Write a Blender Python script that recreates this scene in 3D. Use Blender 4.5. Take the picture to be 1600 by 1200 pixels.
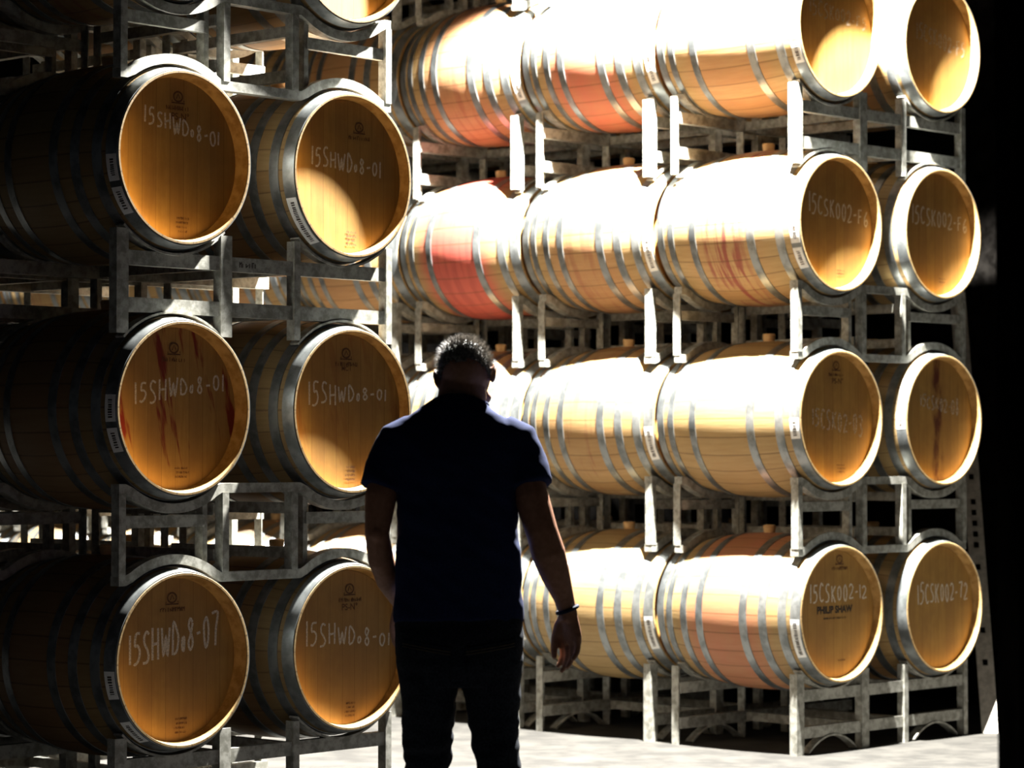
import bpy, bmesh, math, random
from mathutils import Vector, Matrix, Quaternion, noise
from mathutils.bvhtree import BVHTree
for o in list(bpy.data.objects): bpy.data.objects.remove(o)
S = bpy.context.scene
C = S.collection
random.seed(7)
PI = math.pi

# ------------------------------------------------------------ camera, sun, sky, exposure
F, PITCH, CAMZ = 4222.9, 0.0260, 1.3103
cam = bpy.data.cameras.new('camera')
cam_o = bpy.data.objects.new('camera', cam); C.objects.link(cam_o)
cam.sensor_width = 36.0; cam.lens = F*36/1600
cam.clip_start = 0.05; cam.clip_end = 200
cam_o.location = (0, 0, CAMZ); cam_o.rotation_euler = (PI/2+PITCH, 0, 0)
cam.dof.use_dof = True; cam.dof.focus_distance = 9.0; cam.dof.aperture_fstop = 4.0
S.camera = cam_o
S.view_settings.view_transform = 'Standard'; S.view_settings.look = 'None'
S.view_settings.exposure = 0.0; S.view_settings.gamma = 1.0
S.view_settings.use_curve_mapping = False
# one bare high-bay lamp hangs over the aisle end of the long rack block, just above the picture
lamp = bpy.data.lights.new('aisle_lamp', 'SPOT'); lamp.energy = 19000; lamp.shadow_soft_size = .05; lamp.spot_size = math.radians(112); lamp.spot_blend = .12; lamp.color = (1, .985, .94)
lamp_o = bpy.data.objects.new('aisle_lamp', lamp); C.objects.link(lamp_o); lamp_o.location = (.926, 11.029, 5.10)
far_lamp = lamp.copy(); far_lamp.name = 'far_aisle_lamp'; far_lamp.energy = 6000      # the next lamp down the aisle
far_o = bpy.data.objects.new('far_aisle_lamp', far_lamp); C.objects.link(far_o); far_o.location = (-4.67, 16.25, 5.10)
w = bpy.data.worlds.new('sky'); S.world = w; w.use_nodes = True
bg = w.node_tree.nodes['Background']; bg.inputs[0].default_value = (.75, .85, 1, 1); bg.inputs[1].default_value = .02

# ------------------------------------------------------------ node helpers and materials
class NT:
    def __init__(s, name):
        s.m = bpy.data.materials.new(name); s.m.use_nodes = True
        s.t = s.m.node_tree; s.b = s.t.nodes['Principled BSDF']
    def n(s, typ, **k):
        x = s.t.nodes.new(typ)
        for a, v in k.items(): setattr(x, a, v)
        return x
    def put(s, sock, v):
        if hasattr(v, 'is_output') or isinstance(v, bpy.types.NodeSocket): s.t.links.new(v, sock)
        else: sock.default_value = v
    def math(s, op, a, b=0.0, c=0.0):
        x = s.n('ShaderNodeMath', operation=op)
        s.put(x.inputs[0], a); s.put(x.inputs[1], b); s.put(x.inputs[2], c)
        return x.outputs[0]
    def mix(s, f, a, b, typ='MIX'):
        x = s.n('ShaderNodeMix', data_type='RGBA', blend_type=typ)
        s.put(x.inputs[0], f); s.put(x.inputs[6], a); s.put(x.inputs[7], b)
        return x.outputs[2]
    def ramp(s, f, lo, hi):
        x = s.n('ShaderNodeMapRange', interpolation_type='SMOOTHSTEP')
        s.put(x.inputs[0], f); x.inputs[1].default_value = lo; x.inputs[2].default_value = hi
        return x.outputs[0]
    def noise(s, vec, scale, detail=3, rough=.55):
        x = s.n('ShaderNodeTexNoise'); s.put(x.inputs['Vector'], vec)
        x.inputs['Scale'].default_value = scale; x.inputs['Detail'].default_value = detail; x.inputs['Roughness'].default_value = rough
        return x.outputs[0]
    def xyz(s, a, b, c):
        x = s.n('ShaderNodeCombineXYZ')
        for i, v in enumerate((a, b, c)): s.put(x.inputs[i], v)
        return x.outputs[0]
    def obj(s):
        tc = s.n('ShaderNodeTexCoord'); se = s.n('ShaderNodeSeparateXYZ')
        s.t.links.new(tc.outputs['Object'], se.inputs[0])
        return tc.outputs['Object'], se.outputs[0], se.outputs[1], se.outputs[2]
    def white(s, v, wv=0.0):
        x = s.n('ShaderNodeTexWhiteNoise', noise_dimensions='2D')
        s.put(x.inputs['Vector'], s.xyz(v, wv, 0.0)); return x.outputs['Value']
    def info(s):
        i = s.n('ShaderNodeObjectInfo'); se = s.n('ShaderNodeSeparateColor')
        s.t.links.new(i.outputs['Color'], se.inputs[0])
        return i.outputs['Random'], se.outputs[0], se.outputs[1], se.outputs[2]
    def bump(s, h, strength, dist=.01):
        x = s.n('ShaderNodeBump'); s.put(x.inputs['Height'], h)
        x.inputs['Strength'].default_value = strength; x.inputs['Distance'].default_value = dist
        s.t.links.new(x.outputs[0], s.b.inputs['Normal'])
    def fin(s, col=None, rough=.5, metal=0.0, spec=.5):
        if col is not None: s.put(s.b.inputs['Base Color'], col)
        s.put(s.b.inputs['Roughness'], rough); s.put(s.b.inputs['Metallic'], metal)
        s.b.inputs['Specular IOR Level'].default_value = spec
        return s.m

RB, RR, HL = .352, .299, .41          # bilge radius, rim radius, half length of a barrel
def hull(y): return RB-(RB-RR)*(min(abs(y), HL)/HL)**1.9

def mat_staves():
    q = NT('oak_staves'); v, x, y, z = q.obj(); rnd, cr, cg, cb = q.info()
    zc = q.math('SUBTRACT', z, RB)
    ang = q.math('ARCTAN2', x, zc)
    st = q.math('ADD', q.math('MULTIPLY', ang, 26/(2*PI)), 40.5)
    idx = q.math('FLOOR', st); fr = q.math('FRACT', st)
    tone = q.white(idx, q.math('MULTIPLY', rnd, 37.0))
    seam = q.math('LESS_THAN', q.math('MINIMUM', fr, q.math('SUBTRACT', 1.0, fr)), .035)
    gr = q.noise(q.xyz(q.math('MULTIPLY', ang, 9.0), q.math('MULTIPLY', y, 2.0), q.math('MULTIPLY', rnd, 50.0)), 3.0, 5, .65)
    c = q.mix(gr, (.28, .172, .062, 1), (.52, .375, .178, 1))
    c = q.mix(q.math('MULTIPLY', tone, .40), c, (.25, .125, .034, 1))
    # wine soaked into the wood round the bung and down the sides
    ay = q.math('ABSOLUTE', y)
    blot = q.noise(q.xyz(q.math('MULTIPLY', ang, 2.0), q.math('MULTIPLY', y, 6.0), q.math('MULTIPLY', rnd, 90.0)), 1.6, 3)
    mid = q.math('SUBTRACT', 1.0, q.ramp(q.math('ADD', ay, q.math('MULTIPLY', blot, .12)), .20, .36))
    mk = q.math('MULTIPLY', q.math('MULTIPLY', cr, mid), q.math('ADD', .45, q.math('MULTIPLY', blot, .7)))
    c = q.mix(mk, c, (.50, .105, .075, 1))
    dr = q.noise(q.xyz(q.math('MULTIPLY', y, 22.0), q.math('MULTIPLY', ang, .8), q.math('MULTIPLY', rnd, 70.0)), 1.5, 4)
    dk = q.math('MULTIPLY', q.math('MULTIPLY', cg, q.ramp(dr, .48, .62)), q.math('SUBTRACT', 1.0, q.ramp(ay, .07, .16)))
    c = q.mix(q.math('MULTIPLY', dk, .8), c, (.22, .03, .035, 1))
    c = q.mix(q.math('MULTIPLY', seam, .55), c, (.10, .05, .02, 1))
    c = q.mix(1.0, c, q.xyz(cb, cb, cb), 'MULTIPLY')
    q.bump(gr, .15, .004)
    return q.fin(c, .6, 0, .3)
def mat_head():
    q = NT('oak_head'); v, x, y, z = q.obj(); rnd, cr, cg, cb = q.info()
    pl = q.math('ADD', q.math('DIVIDE', x, .062), q.math('ADD', 20.0, q.math('MULTIPLY', rnd, 3.0)))
    idx = q.math('FLOOR', pl); fr = q.math('FRACT', pl)
    tone = q.white(idx, q.math('MULTIPLY', rnd, 37.0))
    seam = q.math('LESS_THAN', q.math('MINIMUM', fr, q.math('SUBTRACT', 1.0, fr)), .018)
    gr = q.noise(q.xyz(q.math('MULTIPLY', x, 28.0), q.math('MULTIPLY', z, 2.2), q.math('MULTIPLY', rnd, 50.0)), 2.2, 5, .65)
    c = q.mix(gr, (.31, .158, .032, 1), (.56, .335, .092, 1))
    c = q.mix(q.math('MULTIPLY', tone, .55), c, (.33, .165, .045, 1))
    c = q.mix(q.math('MULTIPLY', q.ramp(q.noise(v, 7.0, 5, .65), .35, .7), .45), c, (.26, .13, .04, 1))
    st = q.noise(q.xyz(q.math('ADD', q.math('MULTIPLY', x, 12.0), q.math('MULTIPLY', z, 2.6)), q.math('MULTIPLY', z, 1.8), 5.1), 1.5, 4)
    c = q.mix(q.math('MULTIPLY', cr, q.ramp(st, .55, .63)), c, (.20, .022, .010, 1))
    wob = q.math('MULTIPLY', q.math('SUBTRACT', q.noise(q.xyz(q.math('MULTIPLY', x, 3.0), 0.0, z), 9.0), .5), .07)
    band = q.math('SUBTRACT', 1.0, q.ramp(q.math('ABSOLUTE', q.math('ADD', x, wob)), .016, .050))
    band = q.math('MULTIPLY', band, q.ramp(q.noise(q.xyz(q.math('MULTIPLY', x, 3.0), 1.0, z), 8.0), .30, .62))
    c = q.mix(q.math('MULTIPLY', cg, band), c, (.11, .025, .012, 1))
    c = q.mix(q.math('MULTIPLY', seam, .45), c, (.12, .05, .015, 1))
    q.bump(gr, .12, .003)
    return q.fin(c, .55, 0, .3)
def mat_simple(name, c1, c2, scale, rough=.5, metal=0.0, spec=.5, detail=4, bump=0, lo=.35, hi=.65):
    q = NT(name); v, x, y, z = q.obj()
    n = q.noise(v, scale, detail, .6)
    c = q.mix(q.ramp(n, lo, hi), (*c1, 1), (*c2, 1))
    if bump: q.bump(n, bump, .004)
    return q.fin(c, rough, metal, spec)
M = {}
M['staves'] = mat_staves(); M['head'] = mat_head()
M['chime'] = mat_simple('oak_chime_inside', (.28, .155, .045), (.44, .27, .095), 22, .7, 0, .2)
M['hoop'] = mat_simple('galvanised_hoop', (.15, .16, .158), (.29, .305, .30), 14, .38, .7)
M['rack'] = mat_simple('galvanised_rack_steel', (.21, .205, .17), (.42, .41, .36), 30, .6, .15, .4, 5, .1)
M['bung'] = mat_simple('bung_silicone', (.50, .30, .12), (.62, .42, .2), 20, .7)
M['sticker'] = mat_simple('sticker_paper', (.72, .71, .66), (.82, .81, .77), 30, .6)
M['ink'] = mat_simple('black_ink', (.025, .02, .015), (.05, .035, .025), 60, .8)
M['burn'] = mat_simple('branded_ink', (.10, .035, .010), (.16, .065, .02), 90, .8)
q = NT('chalk'); v, x, y, z = q.obj(); nn = q.noise(v, 160, 3, .7)
q.put(q.b.inputs['Alpha'], q.math('ADD', .58, q.math('MULTIPLY', q.ramp(nn, .36, .60), .42)))
M['chalk'] = q.fin((.80, .70, .55, 1), .9)
q = NT('faint_chalk'); v, x, y, z = q.obj(); nn = q.noise(v, 160, 3, .7)
q.put(q.b.inputs['Alpha'], q.math('MULTIPLY', q.ramp(nn, .34, .60), .72))
M['faint'] = q.fin((.75, .64, .50, 1), .9)
M['floor'] = mat_simple('worn_concrete', (.026, .0243, .0212), (.050, .0468, .0405), 5.0, .8, 0, .3, 8, .2)
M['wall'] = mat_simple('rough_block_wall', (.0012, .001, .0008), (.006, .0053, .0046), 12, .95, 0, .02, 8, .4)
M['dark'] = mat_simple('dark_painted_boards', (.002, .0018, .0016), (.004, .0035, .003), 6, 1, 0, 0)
M['bounce_cut'] = mat_simple('unseen_bounce_cut_black', (.008, .008, .008), (.013, .0125, .012), 5, .9, 0, .1)  # near-black so the added unseen floor reflects little light
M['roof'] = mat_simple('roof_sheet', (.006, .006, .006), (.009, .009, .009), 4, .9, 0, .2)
M['slot'] = mat_simple('slotted_steel', (.40, .36, .30), (.58, .53, .45), 25, .6, .2)

# ------------------------------------------------------------ mesh builder
class MB:
    def __init__(s): s.v = []; s.f = []; s.mi = []
    def face(s, f, m=0): s.f.append(tuple(f)); s.mi.append(m)
    def add(s, vs, fs, m=0):
        b = len(s.v); s.v += [tuple(p) for p in vs]
        for f in fs: s.face([b+i for i in f], m)
    def box(s, x0, x1, y0, y1, z0, z1, m=0):
        s.add([(x, y, z) for x in (x0, x1) for y in (y0, y1) for z in (z0, z1)],
              [(0, 1, 3, 2), (4, 6, 7, 5), (0, 4, 5, 1), (2, 3, 7, 6), (0, 2, 6, 4), (1, 5, 7, 3)], m)
    def lathe(s, prof, seg=64, zc=RB, closed=False, m=0):
        b = len(s.v); k = len(prof)
        for i in range(seg):
            a = 2*PI*i/seg
            for (y, r) in prof: s.v.append((r*math.sin(a), y, zc+r*math.cos(a)))
        for i in range(seg):
            j = (i+1) % seg
            for t in range(k if closed else k-1):
                u = (t+1) % k
                s.face((b+i*k+t, b+i*k+u, b+j*k+u, b+j*k+t), m)
    def strip_xz(s, path, y0, y1, th, m=0):
        # bar that follows a path in the x-z plane; th is its thickness towards the path's left
        n = len(path); top = []; bot = []
        for i, (x, z) in enumerate(path):
            a = path[max(i-1, 0)]; c = path[min(i+1, n-1)]
            dx, dz = c[0]-a[0], c[1]-a[1]; L = math.hypot(dx, dz) or 1
            bot.append((x, z)); top.append((x-dz/L*th, z+dx/L*th))
        b = len(s.v)
        for (x, z), (X, Z) in zip(bot, top): s.v += [(x, y0, z), (x, y1, z), (X, y1, Z), (X, y0, Z)]
        for i in range(n-1):
            for t in range(4):
                u = (t+1) % 4; s.face((b+i*4+t, b+i*4+u, b+i*4+4+u, b+i*4+4+t), m)
        s.face((b, b+1, b+2, b+3), m); e = b+(n-1)*4; s.face((e+3, e+2, e+1, e), m)
    def tube(s, pts, rad, seg=8, m=0, cap=True):
        pts = [Vector(p) for p in pts]; b = len(s.v); n = len(pts)
        for i, p in enumerate(pts):
            t = (pts[min(i+1, n-1)]-pts[max(i-1, 0)]).normalized()
            u = t.orthogonal().normalized() if i == 0 else (u-t*u.dot(t)).normalized()
            w_ = t.cross(u); r = rad[i] if isinstance(rad, (list, tuple)) else rad
            for k in range(seg):
                a = 2*PI*k/seg; s.v.append(tuple(p+u*math.cos(a)*r+w_*math.sin(a)*r))
        for i in range(n-1):
            for k in range(seg):
                j = (k+1) % seg; s.face((b+i*seg+k, b+i*seg+j, b+(i+1)*seg+j, b+(i+1)*seg+k), m)
        if cap:
            s.face(tuple(b+k for k in range(seg))[::-1], m); s.face(tuple(b+(n-1)*seg+k for k in range(seg)), m)
    def mesh(s, name, mats, smooth=35, fix=True):
        me = bpy.data.meshes.new(name); me.from_pydata(s.v, [], s.f); me.update()
        for mm in (mats if isinstance(mats, (list, tuple)) else [mats]): me.materials.append(mm)
        me.polygons.foreach_set('material_index', s.mi)
        if fix:
            b = bmesh.new(); b.from_mesh(me); bmesh.ops.recalc_face_normals(b, faces=b.faces); b.to_mesh(me); b.free()
        if smooth:
            me.polygons.foreach_set('use_smooth', [True]*len(me.polygons)); me.set_sharp_from_angle(angle=math.radians(smooth))
        return me
def obj(name, me, parent=None):
    o = bpy.data.objects.new(name, me); C.objects.link(o)
    if parent: o.parent = parent
    return o
def tag(o, label, cat, group=None):
    o['label'] = label; o['category'] = cat
    if group: o['group'] = group
    return o
def empty(name, loc=(0, 0, 0), rz=0):
    o = bpy.data.objects.new(name, None); C.objects.link(o); o.empty_display_size = .1
    o.location = loc; o.rotation_euler = (0, 0, rz); return o
def copy_tree(o, parent=None):
    c = o.copy(); C.objects.link(c)
    if parent: c.parent = parent
    for ch in list(o.children): copy_tree(ch, c)
    return c

# ------------------------------------------------------------ layout of the place (metres)
AL, SL, LX, LY = .8392, .8117, -1.1188, 9.2526      # near rack block: angle, column spacing, first head
AR, SR, RX, RY = .8016, .7784, 1.4552, 11.9097      # long rack block
PX, ZB, PZ = .8451, .6068, .8611                    # axial pitch, lowest barrel centre, row pitch
def rvec(a): return Vector((math.cos(a), math.sin(a), 0))
def bvec(a): return Vector((-math.sin(a), math.cos(a), 0))
N0, R0 = -bvec(.82), rvec(.82)
def NR(n, r, z=0.0):
    p = N0*n+R0*r; return Vector((p.x, p.y, z))

# ------------------------------------------------------------ the setting
def setting(name, mb, mat, smooth=0):
    o = obj(name, mb.mesh(name, mat, smooth)); o['kind'] = 'structure'; return o
def nr_box(mb, n0, n1, r0, r1, z0, z1):
    P = [NR(n, r, z) for n in (n0, n1) for r in (r0, r1) for z in (z0, z1)]
    mb.add(P, [(0, 1, 3, 2), (4, 6, 7, 5), (0, 4, 5, 1), (2, 3, 7, 6), (0, 2, 6, 4), (1, 5, 7, 3)])
HZ = 6.2
mb = MB(); mb.box(-15, 10, 10.3, 32, -.2, 0); setting('floor', mb, M['floor'])
# unseen near-black floor, added to keep bounced light off man and near stack
mb = MB(); mb.box(-15, 10, -3, 10.3, -.2, 0); setting('floor_bounce_cut', mb, M['bounce_cut'])
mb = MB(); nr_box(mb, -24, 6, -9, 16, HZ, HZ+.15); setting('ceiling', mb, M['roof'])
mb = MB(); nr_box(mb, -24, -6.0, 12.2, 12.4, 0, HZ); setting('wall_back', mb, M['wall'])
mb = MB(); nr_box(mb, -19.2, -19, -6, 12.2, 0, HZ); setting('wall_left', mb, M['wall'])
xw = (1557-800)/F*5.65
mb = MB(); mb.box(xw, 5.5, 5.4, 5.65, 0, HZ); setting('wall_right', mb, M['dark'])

# ------------------------------------------------------------ barrels
SEG = 72
def staves_mesh():
    ys = [-HL+2*HL*i/28 for i in range(29)]
    pr = [(-HL+.085, .272), (-HL+.07, .276), (-HL+.004, .289), (-HL, .2905), (-HL, RR-.0015)]
    pr += [(y, hull(y)) for y in [-HL+.002]+ys[1:-1]+[HL-.002]]
    pr += [(HL, RR-.0015), (HL, .2905), (HL-.004, .289), (HL-.07, .276), (HL-.085, .272)]
    mb = MB(); mb.lathe(pr, SEG)
    for i, f in enumerate(mb.f):
        if all(math.hypot(mb.v[j][0], mb.v[j][2]-RB) < .2895 for j in f): mb.mi[i] = 1
    return mb.mesh('staves', [M['staves'], M['chime']], 40)
def hoop_mesh(y0, y1):
    n = 4; ys = [y0+(y1-y0)*i/n for i in range(n+1)]
    pr = [(y, hull(y)-.001) for y in ys]+[(y, hull(y)+.0032) for y in reversed(ys)]
    mb = MB(); mb.lathe(pr, SEG, closed=True)
    for k in range(2):          # the rivets of the lap
        a = 2.2+.05*k; ym = (y0+y1)/2; r = hull(ym)+.003
        p = Vector((r*math.sin(a), ym, RB+r*math.cos(a))); d = Vector((math.sin(a), 0, math.cos(a)))
        mb.tube([p-d*.002, p+d*.002, p+d*.003], [.007, .006, .003], 8)
    return mb.mesh('hoop', M['hoop'], 40)
def head_mesh():
    mb = MB(); mb.lathe([(-.008, .0001), (-.008, .14), (-.008, .2795), (.008, .2795), (.008, .0001)], 64)
    return mb.mesh('head', M['head'], 30)
def bung_mesh():
    mb = MB(); z = RB*2-.006
    mb.tube([(0, 0, z), (0, 0, z+.012), (0, 0, z+.034), (0, 0, z+.040)], [.024, .026, .029, .025], 16)
    return mb.mesh('bung', M['bung'], 40)
BM = dict(staves=staves_mesh(), head=head_mesh(), bung=bung_mesh())
HOOPS = {8: (.0255, .088, .185, .285), 6: (.0255, .100, .245)}
def hoop_set(k):
    out = []
    for d in HOOPS[k]:
        hw = .0235 if d < .05 else .0195
        for s in (-1, 1):
            c = s*(HL-d); out.append(hoop_mesh(c-hw, c+hw))
    return out
HM = {8: hoop_set(8), 6: hoop_set(6)}
def make_barrel(k):
    root = empty('wine_barrel')
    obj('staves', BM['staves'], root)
    for s in (-1, 1):
        h = obj('head', BM['head'], root); h.location = (0, s*(HL-.05), 0)
    for me in HM[k]: obj('hoop', me, root)
    obj('bung', BM['bung'], root)
    return root

# chalk hand: strokes on a 0..1 box
GL = {'1': [[(.5, 1), (.5, 0)]], '-': [[(.15, .45), (.85, .48)]], '.': [[(.4, .05), (.6, .0)]],
 '5': [[(.95, 1), (.35, .97), (.25, .6), (.6, .62), (.88, .42), (.75, .15), (.35, 0), (.05, .02)]],
 'S': [[(.9, .92), (.55, 1), (.25, .85), (.3, .62), (.65, .45), (.85, .22), (.6, .02), (.1, .0)]],
 'H': [[(.1, 1), (.12, 0)], [(.12, .48), (.88, .52)], [(.88, 1), (.86, 0)]],
 'W': [[(0, 1), (.22, 0), (.5, .72), (.72, 0), (1, 1)]],
 'D': [[(.15, 0), (.18, 1), (.6, .88), (.92, .5), (.65, .1), (.15, 0)]],
 'o': [[(.5, .5), (.25, .38), (.28, .12), (.55, .05), (.75, .25), (.68, .45), (.5, .5)]],
 '0': [[(.5, 1), (.18, .75), (.2, .25), (.5, 0), (.82, .28), (.8, .75), (.5, 1)]],
 '8': [[(.75, .88), (.45, 1), (.25, .78), (.5, .55), (.78, .25), (.5, 0), (.22, .22), (.5, .55), (.75, .88)]],
 '7': [[(.05, .95), (.9, 1), (.6, .5), (.5, 0)]],
 'C': [[(.9, .88), (.5, 1), (.15, .6), (.25, .15), (.6, 0), (.95, .12)]],
 'K': [[(.15, 1), (.15, 0)], [(.88, 1), (.18, .45)], [(.3, .55), (.9, 0)]],
 '2': [[(.1, .8), (.4, 1), (.8, .8), (.65, .45), (.1, 0), (.95, .05)]],
 'F': [[(.2, 0), (.2, 1), (.9, 1)], [(.2, .52), (.75, .55)]],
 '6': [[(.75, 1), (.3, .6), (.2, .2), (.5, 0), (.82, .2), (.7, .45), (.25, .3)]],
 '3': [[(.1, .9), (.5, 1), (.8, .78), (.45, .55), (.85, .28), (.5, 0), (.1, .08)]]}
WID = {'1': .45, '-': .75, '.': .4, 'W': 1.15, 'H': 1.05, 'o': .7}
def ribbon(mb, pts, wd, y, m=0):
    n = len(pts); L = []
    for i, p in enumerate(pts):
        a, c = pts[max(i-1, 0)], pts[min(i+1, n-1)]
        dx, dz = c[0]-a[0], c[1]-a[1]; l = math.hypot(dx, dz) or 1
        nx, nz = -dz/l*wd/2, dx/l*wd/2; L.append(((p[0]+nx, y, p[1]+nz), (p[0]-nx, y, p[1]-nz)))
    b = len(mb.v)
    for p, r in L: mb.v += [p, r]
    for i in range(n-1): mb.face((b+2*i, b+2*i+1, b+2*i+3, b+2*i+2), m)
def dense(pts, k=4):
    out = []
    P = [pts[0]]+list(pts)+[pts[-1]]
    for i in range(1, len(P)-2):
        p0, p1, p2, p3 = P[i-1:i+3]
        for t in range(k):
            t /= k
            f = lambda a, b, c, d: .5*((2*b)+(-a+c)*t+(2*a-5*b+4*c-d)*t*t+(-a+3*b-3*c+d)*t**3)
            out.append((f(p0[0], p1[0], p2[0], p3[0]), f(p0[1], p1[1], p2[1], p3[1])))
    return out+[pts[-1]]
def chalk_mesh(text, a, b, wd, mat, seed):
    # a = (u, top, bottom) of the first letter, b the same of the last
    rn = random.Random(seed); mb = MB()
    ws = [WID.get(c, 1.0) for c in text]; tot = sum(ws); acc = 0
    for c, ww in zip(text, ws):
        t0, t1 = acc/tot, (acc+ww)/tot; acc += ww; tm = (t0+t1)/2
        u0 = a[0]+(b[0]-a[0])*t0; u1 = a[0]+(b[0]-a[0])*t1
        top = a[1]+(b[1]-a[1])*tm+rn.uniform(-.006, .006); bot = a[2]+(b[2]-a[2])*tm+rn.uniform(-.006, .006)
        g = (u1-u0)*.12
        for st in GL[c]:
            pts = [(u0+g+(u1-u0-2*g)*x+rn.uniform(-.0015, .0015), RB+bot+(top-bot)*z+rn.uniform(-.0015, .0015)) for x, z in st]
            ribbon(mb, dense(pts) if len(pts) > 3 else pts, wd, 0)
    return mb.mesh('chalk_writing', mat, 0, False)
def text_mesh(body, size, x, z, mat, bold=.012):
    cu = bpy.data.curves.new('t', 'FONT'); cu.body = body; cu.size = size; cu.align_x = 'CENTER'; cu.align_y = 'CENTER'; cu.offset = bold*size
    o = bpy.data.objects.new('t', cu); C.objects.link(o)
    me = bpy.data.meshes.new_from_object(o.evaluated_get(bpy.context.evaluated_depsgraph_get()))
    bpy.data.objects.remove(o)
    me.transform(Matrix.Translation((x, 0, z)) @ Matrix.Rotation(PI/2, 4, 'X')); me.materials.clear(); me.materials.append(mat)
    return me
def smallprint(mb, u, v, width, height, rn):
    # print too small to read in the photograph: a run of tiny upright marks
    x = u-width/2
    while x < u+width/2:
        ww = rn.uniform(.25, .6)*height; k = rn.choice((0, 1, 2))
        ribbon(mb, [(x, RB+v-height/2), (x, RB+v+height/2*rn.choice((.5, 1)))], height*.22, 0)
        if k: ribbon(mb, [(x, RB+v+height*rn.choice((-.4, 0, .4))), (x+ww, RB+v+height*rn.choice((-.4, 0, .4)))], height*.2, 0)
        if k == 2: ribbon(mb, [(x+ww, RB+v-height/2), (x+ww, RB+v+height/2)], height*.2, 0)
        x += ww+height*.28
def logo_mesh(seed, u=-.03, v=.215, word=True):
    rn = random.Random(seed); mb = MB()
    ring = [(u+.020*math.cos(t*2*PI/16), RB+v+.017*math.sin(t*2*PI/16)) for t in range(17)]
    ribbon(mb, ring, .006, 0)
    ribbon(mb, [(u-.008, RB+v-.008), (u, RB+v+.009), (u+.009, RB+v-.006)], .004, 0)
    ribbon(mb, [(u-.026, RB+v-.014), (u-.03, RB+v-.022), (u+.03, RB+v-.022), (u+.026, RB+v-.012)], .005, 0)
    if word: smallprint(mb, u, v-.040, .105, .015, rn)
    return mb.mesh('cooper_stamp', M['burn'], 0, False)
def foot_stamp_mesh(seed, u=-.01, v=-.205, n=4, wd=.055):
    rn = random.Random(seed); mb = MB()
    for i in range(n): smallprint(mb, u+rn.uniform(-.004, .004), v-i*.015, wd*rn.uniform(.7, 1), .008, rn)
    return mb.mesh('small_stamp', M['burn'], 0, False)
def sticker_mesh(a0, a1, seed):
    # paper strip on the chime hoop; angles in degrees, 180 = the left side seen from the head
    mb = MB(); rn = random.Random(seed); n = 8; y0, y1 = -HL+.006, -HL+.047
    def P(a, y, k): r = hull(y)+.0045+k; a = math.radians(a); return (r*math.cos(a), y, RB+r*math.sin(a))
    for i in range(n):
        p, r = a0+(a1-a0)*i/n, a0+(a1-a0)*(i+1)/n
        mb.add([P(p, y0, 0), P(r, y0, 0), P(r, y1, 0), P(p, y1, 0), P(p, y0, -.001), P(r, y0, -.001), P(r, y1, -.001), P(p, y1, -.001)],
               [(0, 1, 2, 3), (7, 6, 5, 4), (0, 4, 5, 1), (2, 6, 7, 3)])
    a = a0+3
    while a < a1-3:
        d = rn.uniform(.5, 1.2); yy = rn.choice((.018, .021))
        mb.add([P(a, y0+.012, .0006), P(a+d, y0+.012, .0006), P(a+d, y0+.012+yy*.8, .0006), P(a, y0+.012+yy*.8, .0006)], [(0, 1, 2, 3)], 1)
        a += d+rn.uniform(.4, 1.0)
    return mb.mesh('sticker', [M['sticker'], M['ink']], 0, False)

ROWN = ['bottom row', 'second row up', 'third row up', 'fourth row up', 'fifth row up']
DEPN = ['front', 'second back', 'third back', 'fourth back', 'fifth back', 'sixth back', 'seventh back', 'eighth back', 'ninth back']
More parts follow.
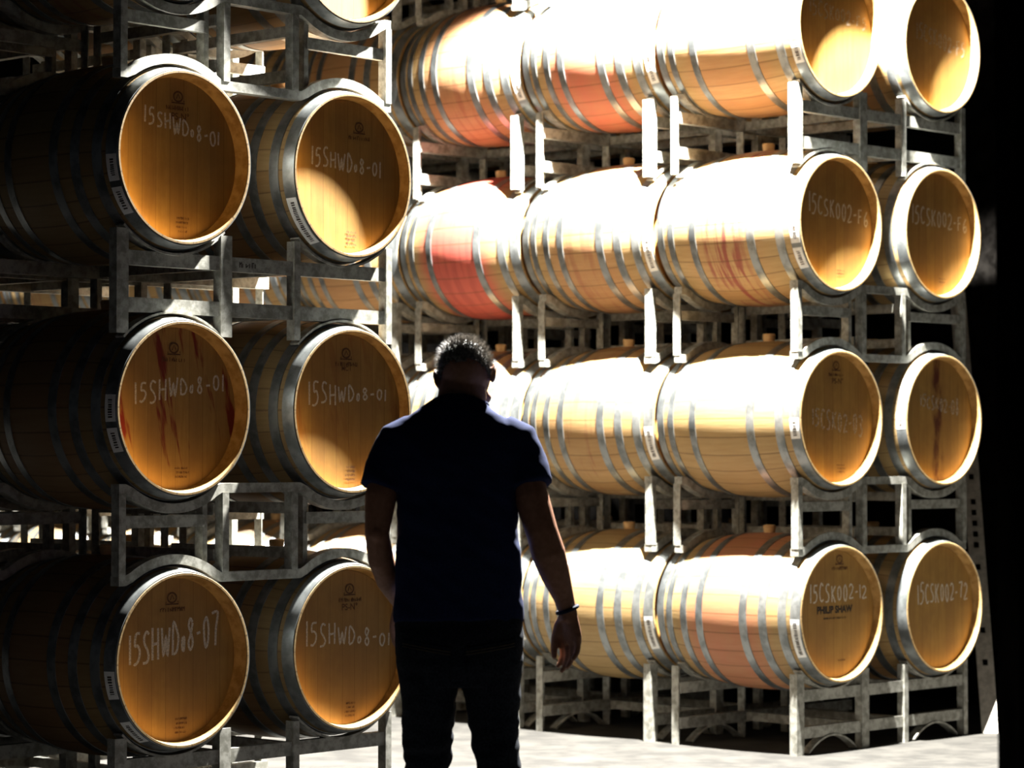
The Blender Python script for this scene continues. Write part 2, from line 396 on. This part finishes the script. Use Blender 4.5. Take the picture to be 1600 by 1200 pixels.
# the fourteen barrels whose heads face the camera: (block, column, row) -> everything that is particular to them
HEADS = {
 ('L', 0, 2): dict(t='15SHWDo8-01', a=(-.195, .172, .112), b=(.155, .104, .058), logo=(-.03, .215), ps=(-.02, .145), foot=4, st=((182, 199), (203, 222)), rec=.064, yaw=0,
   lab='shaded barrel, third row up in near stack, left; chalk 15SHWD08-01 sloping steeply down'),
 ('L', 1, 2): dict(t='15SHWDo8-01', a=(-.225, .100, .030), b=(.14, .062, .010), logo=(.03, .185), foot=4, st=((199, 236),), rec=.050, yaw=0,
   lab='barrel beside the topmost left one, pale patch of sunlight low on its head'),
 ('L', 0, 1): dict(t='15SHWDo8-01', a=(-.235, .088, .012), b=(.18, .118, .070), logo=(-.045, .208), foot=3, st=((172, 189), (193, 209)), rec=.064, yaw=0, red=1.0,
   lab='near-stack barrel in the middle row, head streaked with dark red wine drips'),
 ('L', 1, 1): dict(t='15SHWDo8-01', a=(-.24, .105, .020), b=(.17, .078, .045), logo=(-.035, .212), code='MC I', foot=4, st=(), rec=.050, yaw=0, red=.25,
   lab='barrel right of the wine-streaked one, partly behind the left shoulder of the man'),
 ('L', 0, 0): dict(t='15SHWDo8-07', a=(-.255, .086, -.012), b=(.21, .158, .048), logo=(-.05, .212), foot=4, st=((184, 202), (219, 240)), rec=.064, yaw=0, wd=.0095,
   lab='bottom left barrel of near stack, large chalk writing climbing to the right'),
 ('L', 1, 0): dict(t='15SHWDo8-01', a=(-.25, .108, .018), b=(.19, .040, .000), logo=(-.015, .212), ps=(-.015, .145), foot=4, st=(), rec=.050, yaw=0,
   lab='bottom barrel beside the left hip of the man, stamp PS-N above chalk writing'),
 ('R', 0, 3): dict(t='15CSK002-F5', a=(-.24, .125, .06), b=(.18, .078, .03), faint=1, st=((196, 214),), rec=.050, yaw=0, foot=0,
   lab='topmost sunlit corner barrel, large bright sun patch across its head'),
 ('R', 1, 3): dict(t='15CSK002-F5', a=(-.22, .112, .035), b=(.17, .047, -.015), faint=1, st=(), rec=.050, yaw=0, foot=0,
   lab='topmost barrel at far right, sun patch on the right side of its head'),
 ('R', 0, 2): dict(t='15CSK002-F6', a=(-.25, .130, .045), b=(.215, .066, .005), st=((182, 199), (203, 222)), rec=.050, yaw=0, foot=2, dr=1.0, hoops=6, faint=2,
   lab='sunlit corner barrel third row up with wine drips down its side'),
 ('R', 1, 2): dict(t='15CSK002-F6', a=(-.26, .130, .045), b=(.20, .085, .025), st=(), rec=.050, yaw=0, foot=2, faint=2,
   lab='third row barrel at far right, chalk 15CSK002-F6, bright triangle of sun below'),
 ('R', 0, 1): dict(t='15CSK02-03', a=(-.23, .040, -.03), b=(.145, .015, -.075), faint=1, st=((180, 197),), rec=.050, yaw=0, foot=3, hoops=6, logo=(-.04, .235), ps=(-.03, .165),
   lab='sunlit corner barrel second row up, smudged chalk and dark stamps on head'),
 ('R', 1, 1): dict(t='15CSK02-08', a=(-.20, .115, .065), b=(.11, .095, .025), faint=1, st=((174, 188),), rec=.050, yaw=0, foot=0, band=1.0,
   lab='second row barrel at far right, dark stain stripe down the middle of its head'),
 ('R', 0, 0): dict(t='15CSK002-12', a=(-.25, .136, .055), b=(.21, .118, .062), st=((182, 215),), rec=.050, yaw=0, foot=1, faint=2, logo=(-.02, .24), name=1, pink=.55,
   lab='bottom corner barrel of sunlit stack, bold black stamp under chalk 15CSK002-12'),
 ('R', 1, 0): dict(t='15CSK002-72', a=(-.23, .110, .015), b=(.24, .105, .035), st=(), rec=.050, yaw=0, foot=0, faint=2,
   lab='bottom barrel at far right, chalk 15CSK002-72 on a clean head'),
}
PINK = {('R', 0, 3, 1): .8, ('R', 0, 3, 2): .35, ('R', 0, 2, 2): 1.35, ('R', 0, 2, 0): .12, ('R', 0, 0, 0): .55, ('R', 0, 1, 2): .15}
SIX = {('R', 0, 3, 0), ('R', 0, 2, 0), ('R', 0, 2, 2), ('R', 0, 1, 0)}
def place_barrel(blk, col, row, dep):
    A, SP, X0, Y0 = (AL, SL, LX, LY) if blk == 'L' else (AR, SR, RX, RY)
    key = (blk, col, row); hd = HEADS.get(key) if dep == 0 else None
    k = 6 if (blk, col, row, dep) in SIX else 8
    o = make_barrel(k)
    p = Vector((X0, Y0, 0))+rvec(A)*SP*col+bvec(A)*(HL+PX*dep)
    rn = random.Random(hash((blk == 'L', col, row, dep)) & 0xffff)
    o.location = (p.x, p.y, ZB+PZ*row-RB)
    o.rotation_euler = (0, 0, A+(hd['yaw'] if hd else rn.uniform(-.008, .008)))
    pink = PINK.get((blk, col, row, dep), rn.choice((0, 0, 0, .1, .2)))
    st = [c for c in o.children if c.name.startswith('staves')][0]
    st.color = (pink, hd.get('dr', 0) if hd else (rn.choice((0, 0, .4))), rn.uniform(.88, 1.05)*(.62 if blk == 'L' else 1), 1)  # near stack's shade is put into the colour: its staves are darkened
    heads = [c for c in o.children if c.name.startswith('head')]
    for c in heads: c.color = (0, 0, 1, 1)
    if hd:
        fr = min(heads, key=lambda c: c.location.y); yy = -(HL-hd['rec']); fr.location.y = yy
        fr.color = (hd.get('red', 0), hd.get('band', 0), 1, 1)
        front = yy-.008-.0012
        du = hd['rec']*((.80, .88)[col] if blk == 'L' else 1.28)
        a_, b_ = list(hd['a']), list(hd['b'])
        a_[0] += du; b_[0] = min(b_[0]+du, math.sqrt(.262**2-max(abs(b_[1]), abs(b_[2]))**2))
        a_[0] = max(a_[0], -math.sqrt(.270**2-max(abs(a_[1]), abs(a_[2]))**2))
        def on(me, nm): q_ = obj(nm, me, o); q_.location = (0, front, 0); return q_
        on(chalk_mesh(hd['t'], a_, b_, hd.get('wd', .0075), M['faint'] if hd.get('faint') == 1 else M['chalk'], col*7+row*3+(blk == 'R')*50), 'chalk_writing')
        if 'logo' in hd: on(logo_mesh(row*5+col, hd['logo'][0]+du*.8, hd['logo'][1]), 'cooper_stamp')
        if 'ps' in hd: on(text_mesh('PS-N°', .034, hd['ps'][0]+du*.8, RB+hd['ps'][1], M['burn']), 'printed_code')
        if 'code' in hd: on(text_mesh(hd['code'], .024, -.035+du*.8, RB+.155, M['burn']), 'printed_code')
        if hd.get('name'):
            on(text_mesh('PHILIP SHAW', .043, -.05+du*.7, RB+.018, M['ink'], .045), 'printed_name')
            mb = MB(); smallprint(mb, -.05+du*.7, -.018, .16, .008, random.Random(3)); on(mb.mesh('printed_line', M['ink'], 0, False), 'printed_line')
        if hd.get('foot'): on(foot_stamp_mesh(row+col*9, u=-.01+du*.8, n=hd['foot']), 'small_stamp')
        for i, (a0, a1) in enumerate(hd['st']): obj('sticker', sticker_mesh(a0, a1, row*10+i), o)
        tag(o, hd['lab'], 'barrel')
    else:
        if blk == 'L':
            if dep == 0: lab = ('topmost %s barrel of near stack, cut off by the upper edge' % ('left' if col == 0 else 'right'))
            else: lab = 'dark barrel behind the %s of the near stack, %s, %s' % (('left column', 'right column')[col], ROWN[row], 'unlit')
        else:
            if col == 0:
                lab = '%s barrel of the long sunlit stack, aisle side, %s' % (DEPN[dep], ROWN[row])
                if pink > 1: lab = 'red wine-stained barrel third back in the sunlit stack, third row up'
                elif pink > .7: lab = 'pink-stained barrel second back in the sunlit stack, fourth row up'
                if k == 8 and 0 < dep < 3: obj('sticker', sticker_mesh(186, 216, row), o)
            else: lab = '%s barrel in shade behind the aisle column of the sunlit stack, %s' % (DEPN[dep], ROWN[row])
        tag(o, lab, 'barrel')
    o['group'] = 'barrels of the near stack' if blk == 'L' else 'barrels of the sunlit stack'
    return o

BAR_L = [(c, r, 0) for c in (0, 1) for r in range(4)]+[(c, r, 1) for c in (0, 1) for r in range(4)]
BAR_R = [(0, r, d) for r in range(4) for d in range(8)]+[(1, r, d) for r in range(4) for d in range(4)]
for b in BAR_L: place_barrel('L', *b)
for b in BAR_R: place_barrel('R', *b)

# ------------------------------------------------------------ racks (z = 0 at the foot, .18 at mid height)
FY = .332; CR = hull(FY-.026)+.005; MZ = .18; UP = PZ/2
def arc_path(sp, inv):
    pts = [(-sp/2-.245, .172)]
    def one(cx):
        pts.append((cx-.215, .172))
        for i in range(-14, 15):
            x = .18*i/14; pts.append((cx+x, min(.172, UP-math.sqrt(CR*CR-x*x))))
        pts.append((cx+.215, .172))
    one(-sp/2); one(sp/2); pts.append((sp/2+.245, .172))
    if inv: pts = [(x, -z) for x, z in reversed(pts)]
    return [(x, z+MZ) for x, z in pts]
def post_mesh(wd, y, s, zt, zb, fl=.035):
    # angle iron: a face towards the open end of the frame and a flange behind it
    mb = MB(); yo = y+s*.026; yi = yo-s*.005
    mb.box(-wd/2, wd/2, min(yo, yi), max(yo, yi), zb, zt)
    y2 = yi-s*fl
    mb.box(-wd/2, -wd/2+.005, min(yi, y2), max(yi, y2), zb, zt)
    return mb.mesh('post', M['rack'], 0)
def make_rack(kind, sp, floor=False):
    root = empty('barrel_rack')
    for s in (-1, 1):
        y = s*FY; yl, yh = y-.024, y+.020
        if kind == 'A':
            for z in (.08, -.08):
                mb = MB(); mb.box(-sp/2-.25, sp/2+.25, y-.018, y+.018, MZ+z-.025, MZ+z+.025); obj('crossbar', mb.mesh('crossbar', M['rack'], 0), root)
            for i, x in enumerate((-sp/2-.235, -sp/2+.235, sp/2-.235, sp/2+.235)):
                p = obj('post', post_mesh(.052 if i < 2 else .030, y, s, MZ+.178, 0 if floor else MZ-.178), root); p.location.x = x
            for cx in (-sp/2, sp/2):
                pts = [(cx+.225*i/16, MZ+UP-math.sqrt(CR*CR-(.225*i/16)**2)) for i in range(-16, 17)]
                mb = MB(); mb.strip_xz(pts, yl, yh, -.008); obj('cradle_strap', mb.mesh('cradle_strap', M['rack'], 30), root)
                pts = [(x, 2*MZ-z) for x, z in reversed(pts)]
                if floor: pts = [(cx+.17*i/12, .075-.068*(i/12)**2) for i in range(12, -13, -1)]
                mb = MB(); mb.strip_xz(pts, yl, yh, -.008); obj('arch_strap', mb.mesh('arch_strap', M['rack'], 30), root)
        else:
            mb = MB(); mb.strip_xz(arc_path(sp, False), yl, yh, -.034); obj('cradle_strap', mb.mesh('cradle_strap', M['rack'], 30), root)
            mb = MB(); mb.strip_xz(arc_path(sp, True), yl, yh, -.034); obj('arch_strap', mb.mesh('arch_strap', M['rack'], 30), root)
            for i, x in enumerate((-sp/2-.232, -sp/2+.155, -sp/2+.235, sp/2-.245, sp/2-.175, sp/2+.232)):
                inner = i in (1, 4)
                p = obj('post', post_mesh(.022 if inner else .030, y-s*(.02 if inner else 0), s, MZ+(.122 if inner else .14), MZ-(.122 if inner else .14)), root); p.location.x = x
            for x0, x1 in ((-sp/2-.232, -sp/2+.155), (sp/2-.175, sp/2+.232)):
                mb = MB(); mb.box(x0, x1, y-.012, y+.012, MZ+.022, MZ+.064); obj('crossbar', mb.mesh('crossbar', M['rack'], 0), root)
    for x in (-sp/2+.232, sp/2-.232):
        for z in (.08, -.08):
            mb = MB(); mb.box(x-.016, x+.016, -FY+.02, FY-.02, MZ+z-.02, MZ+z+.02); obj('side_rail', mb.mesh('side_rail', M['rack'], 0), root)
    return root
RP = {}
def place_rack(blk, row, dep):
    A, SP, X0, Y0 = (AL, SL, LX, LY) if blk == 'L' else (AR, SR, RX, RY)
    kind = ({0: 'A', 1: 'B', 2: 'A', 3: 'B', 4: 'A'} if blk == 'L' else {0: 'A', 1: 'B', 2: 'B', 3: 'A', 4: 'B'})[row]
    key = (blk, kind, row == 0)
    if key in RP: o = copy_tree(RP[key])
    else: o = RP[key] = make_rack(kind, SP, row == 0)
    p = Vector((X0, Y0, 0))+rvec(A)*SP*.5+bvec(A)*(HL+PX*dep)
    o.location = (p.x, p.y, ZB+PZ*row-UP-MZ+(0 if row else 0)); o.rotation_euler = (0, 0, A)
    nm = 'near stack' if blk == 'L' else 'sunlit stack'
    what = 'galvanised steel barrel rack standing on the floor' if row == 0 else 'galvanised steel barrel rack under the %s' % ROWN[row]
    tag(o, '%s, %s of the %s' % (what, DEPN[dep], nm), 'barrel rack', 'barrel racks of the '+nm)
for d in (0, 1):
    for r in range(4): place_rack('L', r, d)
# the maker's mark on the bar of one rack of the near stack
rk = [o for o in bpy.data.objects if o.name.startswith('barrel_rack') and o['label'] == 'galvanised steel barrel rack under the third row up, front of the near stack'][0]
mb = MB(); smallprint(mb, 0, 0, .085, .020, random.Random(11))
mk = obj('printed_mark', mb.mesh('printed_mark', M['ink'], 0, False), rk); mk.location = (-.06, -FY-.0190, MZ+.08-RB)
for d in range(8):
    for r in range(5 if 0 < d < 4 else 4): place_rack('R', r, d)

# a slotted upright leaning beside the far right column
base = Vector((2.245, 12.72, 0)); top = Vector((2.30, 13.95, 2.17))
mb = MB(); d = (top-base); L = d.length
mb.box(-.040, .040, -.004, 0, 0, L); mb.box(.035, .040, 0, .05, 0, L)
for t in (.35, .52, .86, .98, 1.04, 1.10, 1.16, 1.22, 1.36, 1.62, 1.9): mb.box(-.012, .012, -.0055, -.0042, t, t+.030, 1)
o = obj('slotted_upright', mb.mesh('slotted_upright', [M['slot'], M['dark']], 0))
o.location = base; o.rotation_euler = d.to_track_quat('Z', 'Y').to_euler()
o.matrix_world = Matrix.Translation(base) @ d.to_track_quat('Z', 'Y').to_matrix().to_4x4() @ Matrix.Rotation(PI, 4, 'Z')
tag(o, 'slotted steel upright leaning by the far right barrels against the rack', 'steel post')

# ------------------------------------------------------------ the man (local axes: x right, y the way he faces, z up)
def loft(mb, rings, seg=28, m=0, sq=2.0):
    # rings: (centre, half width along x-ish, half depth, optional side vector); capped tube through elliptical rings
    P = [Vector(r[0]) for r in rings]; b = len(mb.v); n = len(P)
    for i, r in enumerate(rings):
        t = (P[min(i+1, n-1)]-P[max(i-1, 0)]).normalized()
        sd = Vector(r[3]) if len(r) > 3 else Vector((1, 0, 0))
        u = (sd-t*sd.dot(t)).normalized(); w_ = t.cross(u)
        for k in range(seg):
            a = 2*PI*k/seg; ca, sa = math.cos(a), math.sin(a)
            ca = math.copysign(abs(ca)**(2/sq), ca); sa = math.copysign(abs(sa)**(2/sq), sa)
            mb.v.append(tuple(P[i]+u*ca*r[1]+w_*sa*r[2]))
    for i in range(n-1):
        for k in range(seg):
            j = (k+1) % seg; mb.face((b+i*seg+k, b+i*seg+j, b+(i+1)*seg+j, b+(i+1)*seg+k), m)
    for e, (i, d) in enumerate(((0, -1), (n-1, 1))):
        mb.v.append(tuple(P[i])); c = len(mb.v)-1
        for k in range(seg):
            j = (k+1) % seg; q_ = (b+i*seg+k, b+i*seg+j, c)
            mb.face(q_ if d > 0 else q_[::-1], m)
def ball(mb, c, rx, ry, rz, rot=None, seg=20):
    c = Vector(c); b = len(mb.v); R_ = rot or Matrix.Identity(3)
    for i in range(seg//2+1):
        t = PI*i/(seg//2)
        for k in range(seg):
            a = 2*PI*k/seg
            mb.v.append(tuple(c+R_ @ Vector((rx*math.sin(t)*math.cos(a), ry*math.sin(t)*math.sin(a), rz*math.cos(t)))))
    for i in range(seg//2):
        for k in range(seg):
            j = (k+1) % seg; mb.face((b+i*seg+k, b+(i+1)*seg+k, b+(i+1)*seg+j, b+i*seg+j))
def remesh(name, mb, voxel, mat, smooth=6, fn=None):
    me = mb.mesh(name+'_raw', mat, 0)
    o = bpy.data.objects.new('tmp', me); C.objects.link(o)
    m = o.modifiers.new('r', 'REMESH'); m.mode = 'VOXEL'; m.voxel_size = voxel
    if smooth: s_ = o.modifiers.new('s', 'SMOOTH'); s_.factor = .5; s_.iterations = smooth
    out = bpy.data.meshes.new_from_object(o.evaluated_get(bpy.context.evaluated_depsgraph_get()))
    bpy.data.objects.remove(o); out.name = name
    if fn:
        out.calc_normals_split() if hasattr(out, 'calc_normals_split') else None
        nr = [v.normal.copy() for v in out.vertices]
        for v, n_ in zip(out.vertices, nr): v.co = fn(v.co.copy(), n_)
    out.materials.clear(); out.materials.append(mat)
    out.polygons.foreach_set('use_smooth', [True]*len(out.polygons)); out.update()
    return out
M['skin'] = mat_simple('tanned_skin', (.34, .16, .09), (.42, .205, .125), 60, .5, 0, .4)
M['shirt'] = mat_simple('navy_cotton', (.011, .018, .060), (.018, .028, .088), 220, .95, 0, .1)
M['jeans'] = mat_simple('dark_denim', (.010, .012, .017), (.026, .031, .042), 180, .95, 0, .1)
M['seam'] = mat_simple('jeans_stitching', (.10, .075, .04), (.14, .10, .06), 90, .9)
M['hair'] = mat_simple('greying_hair', (.07, .062, .054), (.38, .35, .31), 120, .6, 0, .4)
M['band'] = mat_simple('blue_rubber_band', (.008, .014, .03), (.014, .024, .045), 30, .8, 0, .15)
M['shoe'] = mat_simple('brown_boot_leather', (.035, .02, .012), (.06, .035, .02), 30, .6)
M['eye'] = mat_simple('eye', (.6, .58, .55), (.7, .68, .65), 10, .2)

man = empty('person', (-.151, 7.5, 0))
tag(man, 'man in navy t-shirt and dark jeans walking away towards the barrels, head bowed', 'person')
HR = Matrix.Rotation(math.radians(-44), 3, 'X') @ Matrix.Rotation(math.radians(-8), 3, 'Z')   # bowed and turned a little
HC = Vector((.020, .115, 1.541))
def hp(x, y, z): return HC+HR @ Vector((x, y, z))
body = MB()
ball(body, HC, .071, .096, .086, HR, 32)
ball(body, hp(0, .030, -.060), .056, .062, .066, HR, 24)
ball(body, hp(0, .062, -.100), .030, .026, .022, HR, 16)                      # chin
ball(body, hp(0, .089, .012), .045, .014, .012, HR, 16)                       # brow
ball(body, hp(0, .106, -.030), .014, .020, .017, HR, 14)                      # nose
ball(body, hp(0, .097, -.010), .009, .014, .026, HR, 14)
ball(body, hp(0, .093, -.066), .024, .010, .008, HR, 14)                      # mouth
for s in (-1, 1):
    ball(body, hp(s*.042, .072, -.036), .022, .020, .018, HR, 14)             # cheek
    E_ = HR @ Matrix.Rotation(s*math.radians(24), 3, 'Z')
    ball(body, hp(s*.079, -.002, -.020), .008, .019, .031, E_, 16)            # ear
    ball(body, hp(s*.085, -.010, -.010), .006, .009, .024, E_, 14)
loft(body, [((0, .060, 1.36), .085, .075), ((.002, .072, 1.42), .070, .067), ((.010, .090, 1.48), .066, .064), ((.018, .110, 1.535), .060, .062)])
loft(body, [((0, 0, .84), .165, .105), ((0, .005, 1.0), .150, .105), ((0, .02, 1.2), .155, .105), ((0, .045, 1.33), .160, .095), ((0, .06, 1.40), .095, .075)])
# arms
LA = [((-.150, .050, 1.345), .058), ((-.190, .025, 1.27), .050), ((-.213, -.005, 1.19), .047), ((-.222, -.020, 1.09), .036), ((-.213, .010, 1.02), .039),
      ((-.196, .070, .955), .034), ((-.172, .125, .905), .025), ((-.160, .150, .885), .024)]
RA = [((.150, .050, 1.345), .058), ((.185, .025, 1.27), .052), ((.205, -.005, 1.19), .051), ((.234, -.025, 1.095), .047), ((.252, -.020, 1.035), .050),
      ((.272, -.008, .975), .043), ((.294, .002, .915), .031), ((.306, .005, .872), .026), ((.307, .006, .850), .027)]
for A_ in (LA, RA): loft(body, [(p, r, r*.95, (0, 1, 0)) for p, r in A_], 20)
ball(body, (.226, -.052, 1.095), .018, .016, .024); ball(body, (-.222, -.048, 1.09), .016, .014, .02)
def hand(mb, at, basis):
    T = lambda p: Vector(at)+basis @ Vector(p)
    side = basis @ Vector((.70, -.72, 0))
    loft(mb, [(T((0, .004, .012)), .026, .020, side), (T((.003, .002, -.020)), .032, .019, side), (T((.008, -.001, -.055)), .037, .017, side),
              (T((.010, -.002, -.082)), .037, .014, side)], 20)
    fb = [(-.016, .024, -.082, .074), (-.001, .008, -.088, .082), (.013, -.008, -.085, .074), (.026, -.024, -.077, .058)]
    for i, (x, y, z, L) in enumerate(fb):
        p = Vector((x, y, z)); k = 1+.15*i; pts = [T((x+.002, y, z+.02)), T(p)]
        for d, l in ((Vector((.02-.03*i, -.18*k, -1)), .46), (Vector((-.30-.06*i, -.35*k, -.86)), .31), (Vector((-.50-.06*i, -.38*k, -.72)), .23)):
            p = p+d.normalized()*L*l; pts.append(T(p))
        mb.tube(pts, [.0095, .0098, .0088, .0080, .0062], 10)
    th = [(-.010, .008, -.005), (-.024, .016, -.034), (-.036, .014, -.068), (-.040, .006, -.100), (-.038, -.004, -.124)]
    mb.tube([T(p) for p in th], [.016, .0165, .0125, .0105, .0075], 12)
hand(body, (.307, .006, .868), Matrix.Identity(3))
hand(body, (-.160, .150, .885), Matrix.Rotation(math.radians(35), 3, 'X') @ Matrix.Diagonal((-1, 1, 1)))
# legs under the jeans, down to the ankles
LEGS = {-1: [((-.080, -.005, .74), .085, .095), ((-.078, .000, .64), .068, .078), ((-.085, .020, .50), .056, .064), ((-.088, .050, .42), .050, .058), ((-.090, .060, .28), .048, .056), ((-.092, .075, .10), .036, .042)],
        1: [((.090, -.005, .74), .085, .095), ((.098, -.005, .64), .068, .078), ((.103, -.010, .50), .056, .064), ((.113, -.030, .42), .050, .058), ((.117, -.070, .28), .048, .056), ((.119, -.110, .10), .036, .042)]}
for s in (-1, 1): loft(body, LEGS[s], 20)
bo = obj('body', remesh('body', body, .0042, M['skin'], 4), man)
bo['label'] = 'tanned bare neck, arms and hands'
for s in (-1, 1):
    e = MB(); ball(e, hp(s*.030, .087, -.008), .011, .011, .011, HR, 14); obj('eye', e.mesh('eye', M['eye']), man)
# short hair: a cap with thousands of short strands
rn = random.Random(5); hm = MB()
def hair_edge(a):      # lowest head-frame height of the hair at azimuth a (0 = face)
    c = math.cos(a); return -.028-.012*max(0, -c) if c < .1 else -.028+.085*((c-.1)/.9)**.7
cap = MB(); ball(cap, HC, .0745, .1000, .0900, HR, 48)
vs = [Vector(v) for v in cap.v]; keep = []
for f in cap.f:
    c_ = HR.transposed() @ (sum((vs[i] for i in f), Vector())/4-HC); keep.append(c_.z > hair_edge(math.atan2(c_.x, c_.y)))
hm.add([v+(v-HC).normalized()*.004*noise.noise(v*60) for v in vs], [f for f, k in zip(cap.f, keep) if k])
for i in range(5200):
    z = rn.uniform(-.6, 1); a = rn.uniform(0, 2*PI); r = math.sqrt(max(0, 1-z*z))
    l = Vector((.0745*r*math.sin(a), .1000*r*math.cos(a), .0900*z))
    if l.z < hair_edge(a)+rn.uniform(-.010, .004): continue
    n_ = Vector((l.x/.0745**2, l.y/.1**2, l.z/.09**2)).normalized()
    ln = rn.uniform(.005, .010) if l.z < .02 else rn.uniform(.012, .026)
    d = (n_+Vector((rn.uniform(-.5, .5), rn.uniform(-.2, .7), rn.uniform(-.9, .1) if l.z < .02 else rn.uniform(-.3, .6)))*.8).normalized()
    u = d.orthogonal().normalized()*.0011; w_ = d.cross(u); t_ = l+d*ln
    P = [HC+HR @ p for p in (l+u, l-u*.5+w_*.9, l-u*.5-w_*.9, t_)]
    hm.add(P, [(0, 1, 3), (1, 2, 3), (2, 0, 3)])
obj('hair', hm.mesh('hair', M['hair'], 0, False), man)['label'] = 'short greying hair'
# t-shirt
sh = MB()
loft(sh, [((.002, -.004, .842), .181, .128), ((.002, -.002, .86), .182, .128), ((.002, .000, .95), .178, .124), ((.000, .004, 1.08), .169, .120), ((.000, .014, 1.19), .170, .122),
          ((.000, .030, 1.28), .178, .122), ((0, .040, 1.335), .180, .112), ((0, .048, 1.378), .168, .098), ((0, .056, 1.404), .140, .090), ((.002, .064, 1.424), .105, .082), ((.004, .076, 1.446), .075, .074)], 36, 0, 2.3)
for s, A_ in ((-1, [((-.120, .045, 1.350), .068), ((-.160, .040, 1.335), .068), ((-.190, .022, 1.280), .061), ((-.208, .004, 1.235), .058), ((-.214, -.003, 1.214), .0575)]),
              (1, [((.120, .045, 1.350), .068), ((.160, .040, 1.335), .068), ((.184, .022, 1.280), .061), ((.197, .004, 1.235), .059), ((.202, -.003, 1.218), .0585)])):
    loft(sh, [(p, r, r*1.08, (0, 1, 0)) for p, r in A_], 24)
def folds(p, n_):
    k = noise.noise(Vector((p.x*9, p.y*9, p.z*22+p.x*14)))*.0050+noise.noise(Vector((p.x*26+p.z*16, p.y*20, p.z*30)))*.0026
    k += noise.noise(Vector((p.x*5+3, p.y*5, p.z*5)))*.006
    return p+n_*k*min(1, max(.15, (1.45-p.z)*6))
obj('t_shirt', remesh('t_shirt', sh, .0058, M['shirt'], 5, folds), man)['label'] = 'navy blue cotton t-shirt'
col = MB(); pts = []
for i in range(33):
    a = 2*PI*i/32; pts.append((.004+.076*math.cos(a), .077+.077*math.sin(a), 1.445-.012*math.sin(a)+.003))
col.tube(pts, .0075, 8, cap=False); obj('collar', col.mesh('collar', M['shirt'], 60), man)
# jeans
je = MB()
loft(je, [((.004, -.002, .900), .170, .112), ((.004, -.004, .86), .176, .116), ((.006, -.012, .80), .180, .126), ((.006, -.014, .74), .176, .126), ((.008, -.008, .685), .160, .112)], 36, 0, 2.3)
loft(je, [((-.078, -.006, .76), .092, .118), ((-.080, -.004, .68), .083, .106), ((-.079, .000, .61), .074, .092), ((-.084, .014, .53), .071, .082), ((-.085, .035, .46), .066, .076),
          ((-.088, .050, .40), .064, .074), ((-.090, .062, .25), .062, .070), ((-.092, .075, .06), .060, .070)], 28)
loft(je, [((.092, -.006, .76), .092, .118), ((.094, -.006, .68), .082, .106), ((.099, -.006, .61), .075, .092), ((.103, -.010, .53), .067, .082), ((.113, -.024, .46), .062, .076),
          ((.115, -.034, .40), .062, .074), ((.117, -.075, .25), .061, .070), ((.119, -.112, .06), .060, .070)], 28)
def wrinkles(p, n_):
    kn = max(0, 1-abs(p.z-.45)/.22)
    k = noise.noise(Vector((p.x*10, p.y*10, p.z*34)))*(.0030+.0075*kn)+noise.noise(Vector((p.x*30, p.y*26, p.z*40)))*.0022
    return p+n_*k
jm = remesh('jeans', je, .0058, M['jeans'], 5, wrinkles)
jo = obj('jeans', jm, man); jo['label'] = 'dark blue jeans'
bv = BVHTree.FromPolygons([v.co for v in jm.vertices], [tuple(p.vertices) for p in jm.polygons])
def on_back(x, z, off):
    h = bv.ray_cast(Vector((x, -1, z)), Vector((0, 1, 0)))
    return (h[0] if h[0] else Vector((x, -.12, z)))+Vector((0, -off, 0))
for s, cx in ((-1, -.082), (1, .092)):
    pm = MB(); st = MB(); W_ = .066; nx, nz = 12, 12
    def prof(i, j):
        x = cx+W_*(2*i/nx-1)*(1-.10*j/nz); low = .675+.018*abs(2*i/nx-1)
        z = .795+.010*s*(2*i/nx-1); return x, z+(low-z)*j/nz
    g = [[on_back(*prof(i, j), .004) for i in range(nx+1)] for j in range(nz+1)]
    b_ = [on_back(*prof(i, j), -.004) for j in (0, nz) for i in range(nx+1)]
    for j in range(nz):
        for i in range(nx): pm.add([g[j][i], g[j][i+1], g[j+1][i+1], g[j+1][i]], [(0, 1, 2, 3)])
    for e, j in enumerate((0, nz)):
        for i in range(nx): pm.add([g[j][i], g[j][i+1], b_[e*(nx+1)+i+1], b_[e*(nx+1)+i]], [(0, 1, 2, 3)])
    po = obj('back_pocket', pm.mesh('back_pocket', M['jeans'], 40), man)
    for k in (.06, .12): st.tube([on_back(prof(i, 0)[0], prof(i, 0)[1]-.030*k/.12*.5-.004, .0055) for i in range(nx+1)], .0011, 5)
    obj('stitching', st.mesh('stitching', M['seam'], 0), po)
# wrist band, boots
bn = MB(); c = Vector((.3045, .005, .880)); ax = Vector((.25, .05, -.95)).normalized()
tl = (ax+Vector((.0, 0, .25))).normalized(); u = Vector((0, 1, 0)); u = (u-tl*u.dot(tl)).normalized(); w_ = tl.cross(u)
bn.tube([c+(u*math.cos(2*PI*i/28)+w_*math.sin(2*PI*i/28))*.0300 for i in range(29)], .0052, 8, cap=False)
obj('wristband', bn.mesh('wristband', M['band'], 60), man)['label'] = 'thin dark blue wristband'
for x, y in ((-.092, .075), (.119, -.112)):
    b_ = MB()
    loft(b_, [((x, y-.075, .045), .034, .040, (1, 0, 0)), ((x, y-.03, .055), .042, .055, (1, 0, 0)), ((x, y+.05, .045), .045, .045, (1, 0, 0)), ((x, y+.13, .034), .048, .034, (1, 0, 0)), ((x, y+.185, .028), .034, .026, (1, 0, 0))], 20)
    loft(b_, [((x, y-.01, .04), .045, .055), ((x, y-.005, .13), .044, .050)], 20)
    bm_ = remesh('boot', b_, .006, M['shoe'], 4, lambda p, n_: Vector((p.x, p.y, max(p.z, .001)))); obj('boot', bm_, man)
